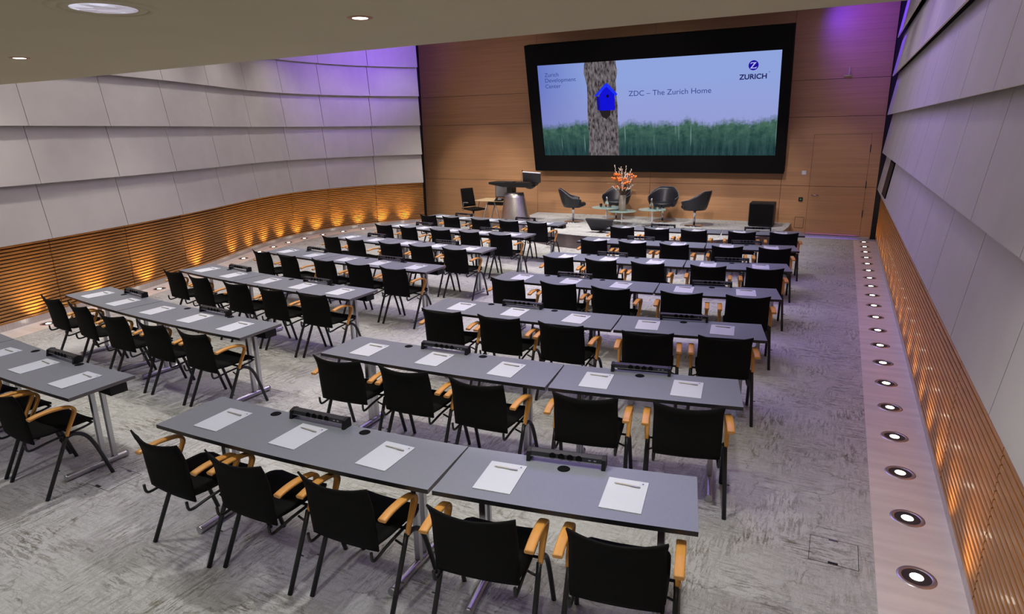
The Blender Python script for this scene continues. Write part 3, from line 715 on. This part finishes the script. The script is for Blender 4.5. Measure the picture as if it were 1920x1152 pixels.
# ------------------------------------------------------------------ wall fittings
bm = B(); add_box(bm, (-0.79, YW-0.012, 1.44), (-0.70, YW-0.001, 1.53)); t = obj('wall_panel_switch', bm, PAPER, bevel=0.002); tag(t, 'small white square switch on the wood wall left of the door', 'switch')
t = thing('door_release_box', 'small black access box low beside the door handle', 'access panel', (-0.76, YW, 0.87))
boxobj('housing', (-0.045, -0.03, -0.045), (0.045, -0.001, 0.045), PLASTIC, t, 0.003); boxobj('indicator', (-0.012, -0.033, -0.01), (0.012, -0.029, 0.01), emit('green_led', (0.05, 0.5, 0.2), 0.6), t)
t = thing('wall_hatch', 'small square flush hatch low in the wood wall', 'hatch', (-0.745, YW, 0.32))
bm = B()
for a, b_ in (((-0.10, -0.004, -0.13), (0.10, 0.0, -0.122)), ((-0.10, -0.004, 0.122), (0.10, 0.0, 0.13)), ((-0.10, -0.004, -0.13), (-0.093, 0.0, 0.13)), ((0.093, -0.004, -0.13), (0.10, 0.0, 0.13))): add_box(bm, a, b_)
obj('joint_frame', bm, DARK, t); boxobj('hatch_cover', (-0.092, -0.003, -0.121), (0.092, 0.0, 0.121), WOOD, t)
t = thing('wall_hook', 'small metal hook fixture high on the wood wall above the door', 'hook', (-0.04, YW, 3.60))
bm = B(); add_tube(bm, [(0, 0, 0), (0, -0.10, 0), (0.0, -0.10, 0.16)], 0.012, 8); add_box(bm, (-0.10, -0.04, -0.03), (0.06, -0.001, 0.0)); obj('hook_arm', bm, CHROME, t)
t = thing('wall_loudspeaker', 'flat black loudspeaker grille set into the right panelled wall', 'loudspeaker', (0.80, 14.0, 1.22))
bm = B()
M_ = Matrix(((0, 0, 1, 0), (1, 0, 0, 0), (0, 1, 0, 0), (0, 0, 0, 1)))
add_prism(bm, [(-0.55, 0.02), (0.50, 0.02), (0.50, 0.66), (-0.55, 0.66)], -0.03, 0.02, fn=lambda p: Vector((p.z + 0.10*p.y/0.78, p.x, p.y)))
obj('grille', bm, FRAME, t)
bm = B(); add_prism(bm, [(-0.52, 0.05), (0.47, 0.05), (0.47, 0.63), (-0.52, 0.63)], -0.034, -0.03, fn=lambda p: Vector((p.z + 0.10*p.y/0.78, p.x, p.y))); obj('mesh_cover', bm, PLASTIC, t)
def hatch(x, y, wd, dp, label, rz=0):
    t = thing('floor_hatch', label, 'floor hatch', (x, y, 0.0), rz)
    bm = B(); g = 0.003
    for a, b_ in (((-wd/2, -dp/2), (wd/2, -dp/2+g)), ((-wd/2, dp/2-g), (wd/2, dp/2)), ((-wd/2, -dp/2), (-wd/2+g, dp/2)), ((wd/2-g, -dp/2), (wd/2, dp/2))):
        add_box(bm, (a[0], a[1], 0), (b_[0], b_[1], 0.0015))
    obj('joint', bm, DARK, t); boxobj('carpet_inlay', (-wd/2+g, -dp/2+g, 0), (wd/2-g, dp/2-g, 0.001), CARPET, t)
    boxobj('pull_handle', (-0.03, -dp/2+0.005, 0.001), (0.025, -dp/2+0.022, 0.004), PLASTIC, t)
    boxobj('rear_slot', (-0.03, dp/2-0.02, 0.001), (0.025, dp/2-0.005, 0.002), mat('slot_grey', (0.09, 0.07, 0.12), 0.5, noise=((30, 30, 30), 0.05)), t)
hatch(0.21, 3.925, 0.275, 0.27, 'square carpeted floor hatch with black slot in the right aisle')
hatch(-4.79, 2.56, 0.275, 0.27, 'square carpeted floor hatch beside the nearest left table', 0.0)

# ------------------------------------------------------------------ stage furniture
ZS = 0.30
def tub_chair(x, y, rz, label):
    t = thing('tub_chair', label, 'armchair', (x, y, ZS), rz, 'black leather swivel armchairs on the stage'); t.scale = (1.08, 1.08, 1.06)
    # local +Y is the way the sitter faces
    a0 = math.radians(118)
    def shellf(u, v):
        th = (u-0.5)*2*a0          # 0 = back, +-118deg = front of the arms
        side = abs(th)/a0
        top = 0.78 - 0.19*min(1, max(0, (side-0.22)/0.45))**1.2 - 0.05*max(0, (side-0.7)/0.3)
        z = 0.36 + (top-0.36)*v
        rr = 0.235 + 0.07*v**0.8
        x_ = rr*1.12*math.sin(th); y_ = -rr*math.cos(th)*(1.0 + 0.20*v*(1-side))
        return (x_, y_ + 0.02, z)
    bm = B(); add_grid_shell(bm, shellf, 26, 8, 0.035); obj('shell', bm, LEATHER, t, True)
    bm = B(); pts = [Vector(shellf(k/26, 1.0)) + Vector((0, 0, 0.006)) for k in range(27)]; add_tube(bm, pts, 0.006, 6); obj('piping', bm, PIPING, t, True)
    bm = B(); add_lathe(bm, [(0, 0.345), (0.16, 0.35), (0.245, 0.385), (0.262, 0.42), (0.245, 0.455), (0.0, 0.462)], (0, 0.035), 28, 1.08, 1.0); obj('seat', bm, LEATHER, t, True)
    bm = B(); add_lathe(bm, [(0, 0.0), (0.21, 0.0), (0.21, 0.006), (0.03, 0.016), (0.0, 0.016)], seg=32); obj('base_plate', bm, CHROME, t, True)
    bm = B(); add_lathe(bm, [(0.0, 0.012), (0.024, 0.012), (0.024, 0.25), (0.03, 0.26), (0.03, 0.35), (0, 0.35)], seg=16); obj('pole', bm, CHROME, t, True)
    return t
tub_chair(-5.90, 15.14, -1.15, 'black leather tub chair nearest the lectern, facing right')
tub_chair(-5.05, 16.00, PI-0.15, 'black leather tub chair behind the flower vase')
tub_chair(-3.83, 15.92, PI+0.0, 'black leather tub chair right of the flowers, facing the audience')
tub_chair(-2.96, 15.45, 1.25, 'rightmost black leather tub chair, seen from the side')
def side_table(x, y, h, r, label):
    t = thing('side_table', label, 'side table', (x, y, ZS), 0, 'round glass side tables on the stage')
    bm = B(); add_lathe(bm, [(0, h-0.012), (r, h-0.012), (r, h), (0, h)], seg=40); obj('glass_top', bm, GREENGLASS, t)
    bm = B(); add_lathe(bm, [(0, 0), (0.15, 0), (0.15, 0.008), (0.02, 0.014), (0.018, 0.02), (0.018, h-0.03), (0.05, h-0.0125), (0, h-0.0125)], seg=24); obj('pedestal', bm, CHROME, t, True)
    return t
side_table(-5.02, 15.12, 0.40, 0.36, 'round green glass side table, left of the vase')
side_table(-4.60, 15.02, 0.34, 0.34, 'round glass side table carrying the flower vase')
side_table(-3.87, 15.05, 0.40, 0.32, 'round glass side table, right of the vase')
def bottle(x, y, z, label):
    t = thing('water_carafe', label, 'carafe', (x, y, z), 0, 'glass water carafes on the side tables')
    bm = B(); add_lathe(bm, [(0, 0.002), (0.040, 0.002), (0.045, 0.02), (0.045, 0.10), (0.020, 0.15), (0.018, 0.19), (0.024, 0.20), (0.0, 0.20)], seg=18); obj('body', bm, GLASS, t, True)
    bm = B(); add_lathe(bm, [(0, 0.20), (0.018, 0.202), (0.026, 0.225), (0.018, 0.25), (0, 0.254)], seg=14); obj('stopper', bm, CHROME, t, True)
def tumbler(x, y, z, label):
    bm = B(); add_lathe(bm, [(0, 0.0), (0.028, 0.0), (0.034, 0.09), (0.031, 0.09), (0.026, 0.008), (0, 0.008)], seg=16)
    o = obj('drinking_glass', bm, GLASS, None, True, loc=(x, y, z)); tag(o, label, 'glass', 'drinking glasses on the side tables')
bottle(-5.02, 15.13, ZS+0.40, 'silver-stoppered water carafe on the left glass side table')
bottle(-3.90, 15.08, ZS+0.40, 'silver-stoppered water carafe on the right glass side table')
tumbler(-5.14, 15.05, ZS+0.40, 'drinking glass left of the carafe on the left side table')
tumbler(-4.90, 15.02, ZS+0.40, 'drinking glass right of the carafe on the left side table')
tumbler(-3.80, 15.02, ZS+0.40, 'drinking glass just right of the carafe on the right side table')
tumbler(-3.70, 15.10, ZS+0.40, 'drinking glass nearest the edge of the right side table')
# vase and flowers
vz = ZS+0.34
t = thing('flower_vase', 'tall cylindrical glass vase on the middle side table', 'vase', (-4.58, 14.98, vz))
bm = B(); add_lathe(bm, [(0, 0), (0.078, 0), (0.082, 0.02), (0.082, 0.385), (0.074, 0.385), (0.074, 0.02), (0, 0.015)], seg=28); obj('body', bm, VASEG, t, True)
fl_ = thing('flower_bouquet', 'tall bouquet of orange blossoms and pale twigs in the vase', 'flowers', (-4.58, 14.98, vz+0.03))
rf = random.Random(11); stems = []
for k in range(52):
    a = rf.uniform(0, 2*PI); tip = Vector((math.cos(a)*rf.uniform(0.05, 0.30), math.sin(a)*rf.uniform(0.05, 0.22), rf.uniform(0.50, 0.86)))
    if k < 7: tip = Vector((math.cos(a)*rf.uniform(0.02, 0.22), math.sin(a)*0.12, rf.uniform(0.88, 1.04)))
    base = Vector((rf.uniform(-0.05, 0.05), rf.uniform(-0.05, 0.05), 0.0)); mid_ = Vector((tip.x*0.22, tip.y*0.22, 0.38)); stems.append((base, mid_, tip))
bm = B()
for b0, m0, tp in stems: add_tube(bm, smooth_path([b0, m0, tp], 5), 0.004, 5)
obj('stems', bm, STEMM, fl_, True)
def blob(bm, c, r, sq=(1, 1, 1)):
    m_ = Matrix.Translation(c) @ Matrix.Rotation(rf.uniform(0, 6.28), 4, 'Z') @ Matrix.Rotation(rf.uniform(-0.8, 0.8), 4, 'X') @ Matrix.Diagonal((*[s*r for s in sq], 1))
    bmesh.ops.create_icosphere(bm, subdivisions=1, radius=1, matrix=m_)
for k, (b0, m0, tp) in enumerate(stems):
    bm = B()
    if k < 24:      # twig of small cream buds
        for j in range(12):
            f = 0.55 + 0.45*j/11; c = m0.lerp(tp, f) + Vector((rf.uniform(-0.014, 0.014), rf.uniform(-0.014, 0.014), 0)); blob(bm, c, rf.uniform(0.008, 0.015), (1, 1, 1.4))
        obj('bud_twig', bm, CREAM, fl_, True)
    elif k < 52:    # orange flower made of petals
        for j in range(6):
            a = 2*PI*j/6; blob(bm, tp + Vector((math.cos(a)*0.028, math.sin(a)*0.028, rf.uniform(-0.014, 0.014))), 0.027, (1.15, 0.6, 0.8))
        blob(bm, tp, 0.018); obj('orange_blossom', bm, ORANGE, fl_, True)
    else:
        pass
for k, (a, z, L_) in enumerate([(PI+0.2, 0.62, 0.34), (0.1, 0.60, 0.30), (-0.1, 0.46, 0.30), (0.3, 0.66, 0.20), (PI-0.4, 0.5, 0.2)]):
    bm = B(); dr = Vector((math.cos(a), math.sin(a), 0)); sd = Vector((-dr.y, dr.x, 0.15)).normalized(); n = 10; Ls, Rs = [], []
    for j in range(n+1):
        f = j/n; c = dr*(0.04 + L_*f) + Vector((0, 0, z - 0.18*(1-f)**2 + 0.02*math.sin(3*f))); wv = 0.022*math.sin(PI*min(1, f*0.97+0.03))
        Ls.append(bm.verts.new(c + sd*wv + Vector((0, 0, 0.006)))); Rs.append(bm.verts.new(c - sd*wv + Vector((0, 0, 0.006))))
    Lb = [bm.verts.new(v.co - Vector((0, 0, 0.004))) for v in Ls]; Rb = [bm.verts.new(v.co - Vector((0, 0, 0.004))) for v in Rs]
    for j in range(n):
        bm.faces.new([Ls[j], Ls[j+1], Rs[j+1], Rs[j]]); bm.faces.new([Lb[j], Rb[j], Rb[j+1], Lb[j+1]]); bm.faces.new([Ls[j], Lb[j], Lb[j+1], Ls[j+1]]); bm.faces.new([Rs[j], Rs[j+1], Rb[j+1], Rb[j]])
    obj('leaf', bm, LEAFM, fl_, True)
# subwoofer
t = thing('subwoofer', 'black cube-shaped subwoofer on the stage by the door', 'loudspeaker', (-1.52, 15.95, ZS))
boxobj('cabinet', (-0.27, -0.2, 0.02), (0.27, 0.3, 0.54), PLASTIC, t, 0.008); boxobj('front_grille', (-0.25, -0.212, 0.045), (0.25, -0.203, 0.515), FRAME, t)
for sx in (-1, 1):
    for sy in (-0.17, 0.27): boxobj('foot', (sx*0.22-0.02, sy-0.02, 0), (sx*0.22+0.02, sy+0.02, 0.0195), PLASTIC, t)
# confidence monitor
t = thing('stage_monitor', 'dark display leaning back at the front edge of the stage', 'monitor', (-4.68, 13.62, ZS), -0.05)
def monf(p): return Vector((p.x, 0.16 - 0.55*p.y - p.z*0.9, 0.05 + p.y - p.z*0.4))
bm = B(); add_prism(bm, [(-0.24, 0.0), (0.24, 0.0), (0.33, 0.27), (-0.33, 0.27)], 0, 0.05, fn=monf); obj('display_housing', bm, PLASTIC2, t)
bm = B(); add_box(bm, (-0.08, 0.02, 0.0), (0.08, 0.20, 0.012)); add_box(bm, (-0.025, 0.09, 0.012), (0.025, 0.13, 0.06)); obj('stand', bm, BLACKM, t)
# lectern
LX, LYy = -7.47, 15.0
t = thing('lectern', 'conical brushed steel lectern with black top beside the stage', 'lectern', (LX, LYy, 0))
bm = B(); rings = []
for k in range(9):
    f = k/8; z = 1.01*f; r = 0.47 + (0.255-0.47)*f; cx = 0.04 - 0.055*f
    rings.append([bm.verts.new((cx + r*math.cos(a*2*PI/40), r*0.75*math.sin(a*2*PI/40), z)) for a in range(40)])
for u, v in zip(rings, rings[1:]):
    for k in range(40): bm.faces.new([u[k], u[(k+1) % 40], v[(k+1) % 40], v[k]])
bm.faces.new(rings[0][::-1]); bm.faces.new(rings[-1]); obj('steel_cone', bm, STEEL, t, True)
boxobj('neck', (-0.17, -0.12, 1.01), (0.0, 0.10, 1.20), BLACKM, t, 0.01)
bm = B(); add_prism(bm, [(-0.62, 1.225), (-0.62, 1.275), (0.56, 1.275), (0.60, 1.24), (0.55, 1.18), (0.42, 1.16), (-0.20, 1.16)], -0.26, 0.22, fn=lambda p: Vector((p.x, p.z, p.y))); top = obj('desk_top', bm, PLASTIC, t)
boxobj('control_box', (-0.16, -0.20, 1.265), (0.04, 0.0, 1.295), PLASTIC2, top)
bm = B(); add_tube(bm, smooth_path([(0.21, -0.05, 1.262), (0.215, -0.02, 1.42), (0.20, 0.06, 1.54)], 5), 0.005, 6); mic = obj('gooseneck_microphone', bm, BLACKM, t, True)
bm = B(); add_lathe(bm, [(0, -0.02), (0.014, -0.014), (0.016, 0.01), (0, 0.025)], seg=10); e = obj('microphone_head', bm, PLASTIC, mic, True); e.location = (0.20, 0.06, 1.55)
mon = boxobj('monitor', (-0.235, -0.025, 0.0), (0.235, 0.02, 0.245), PLASTIC2, t, 0.004); mon.location = (0.53, -0.08, 1.29); mon.rotation_euler = (0.25, 0.06, 0.10)
boxobj('monitor_top_edge', (-0.236, -0.03, 0.240), (0.236, 0.024, 0.252), PAPER, mon)
bm = B(); add_tube(bm, [(0.50, -0.02, 1.17), (0.52, -0.05, 1.33)], 0.03, 8); add_lathe(bm, [(0, 1.10), (0.08, 1.12), (0.16, 1.18), (0.14, 1.22), (0, 1.22)], (0.45, -0.03), 16); obj('monitor_arm', bm, BLACKM, t, True)
# operator desk, all-in-one computer, office chair
t = thing('operator_desk', 'small wood-topped desk with silver A-frame legs left of the lectern', 'desk', (-8.32, 15.48, 0))
boxobj('desk_top', (-0.45, -0.3, 0.725), (0.50, 0.35, 0.75), mat('pale_desk_wood', (0.55, 0.42, 0.24), 0.5, noise=((3, 30, 3), 0.08)), t)
for yy in (-0.22, 0.27):
    for s in (-1, 1):
        bm = B(); add_tube(bm, [(0.0 + s*0.10, yy, 0.72), (0.0 + s*0.32, yy, 0.0)], 0.018, 8); obj('leg', bm, ALU, t, True)
boxobj('cable_tray', (-0.2, -0.05, 0.60), (0.25, 0.1, 0.72), PLASTIC, t)
t = thing('desktop_monitor', 'grey-backed monitor standing on the operator desk', 'monitor', (-8.02, 15.45, 0.7505))
boxobj('display_housing', (-0.25, -0.02, 0.06), (0.25, 0.02, 0.43), PLASTIC2, t, 0.004); boxobj('screen_back', (-0.23, -0.024, 0.09), (0.23, -0.021, 0.41), mat('grey_back', (0.13, 0.13, 0.14), 0.5, noise=((20, 20, 20), 0.05)), t)
boxobj('stand', (-0.1, -0.08, 0.0), (0.1, 0.08, 0.012), PLASTIC, t); boxobj('stand_post', (-0.02, 0.0205, 0.0125), (0.02, 0.03, 0.2), PLASTIC, t)
t = thing('desk_phone', 'small black phone unit with pale keys in front of the desk monitor', 'phone', (-8.05, 15.22, 0.7505))
bm = B(); add_prism(bm, [(0, 0), (0.16, 0), (0.16, 0.06), (0, 0.02)], -0.1, 0.1, fn=lambda p: Vector((p.z, p.x-0.08, p.y))); obj('body', bm, PLASTIC, t); 
bm = B(); add_tube(bm, [(-0.07, -0.06, 0.05), (-0.07, 0.07, 0.085)], 0.014, 8); obj('handset', bm, PLASTIC2, t, True); boxobj('keypad', (-0.02, -0.05, 0.036), (0.08, 0.0, 0.05), PAPER, t)
t = thing('office_chair', 'black swivel office chair at the operator desk', 'chair', (-9.02, 15.52, 0), -1.95)
def ob(u, v): x = (u-0.5)*2; return (0.23*x*(1-0.08*v), -0.22 - 0.10*v + 0.04*x*x, 0.52 + 0.50*v)
bm = B(); add_grid_shell(bm, ob, 8, 10, 0.04); obj('backrest', bm, BLACKF, t, True)
def os_(u, v): x = (u-0.5)*2; return (0.24*x, -0.22+0.46*v, 0.47 - 0.02*v*v + 0.012*x*x)
bm = B(); add_grid_shell(bm, os_, 8, 8, 0.07); obj('seat', bm, BLACKF, t, True)
for s in (-1, 1):
    bm = B(); add_tube(bm, [(s*0.27, -0.12, 0.44), (s*0.28, -0.08, 0.66), (s*0.28, 0.12, 0.67)], 0.012, 8); obj('armrest', bm, ALU, t, True)
bm = B(); add_tube(bm, [(0, 0, 0.09), (0, 0, 0.45)], 0.025, 10); obj('gas_column', bm, CHROME, t, True)
for k in range(5):
    a = 2*PI*k/5; bm = B(); add_tube(bm, [(0, 0, 0.10), (0.27*math.cos(a), 0.27*math.sin(a), 0.065)], 0.016, 8); l_ = obj('base_arm', bm, ALU, t, True)
    bm = B(); add_tube(bm, [(0.27*math.cos(a)-0.01, 0.27*math.sin(a), 0.028), (0.27*math.cos(a)+0.02, 0.27*math.sin(a), 0.028)], 0.027, 10); obj('castor', bm, PLASTIC, l_, True)
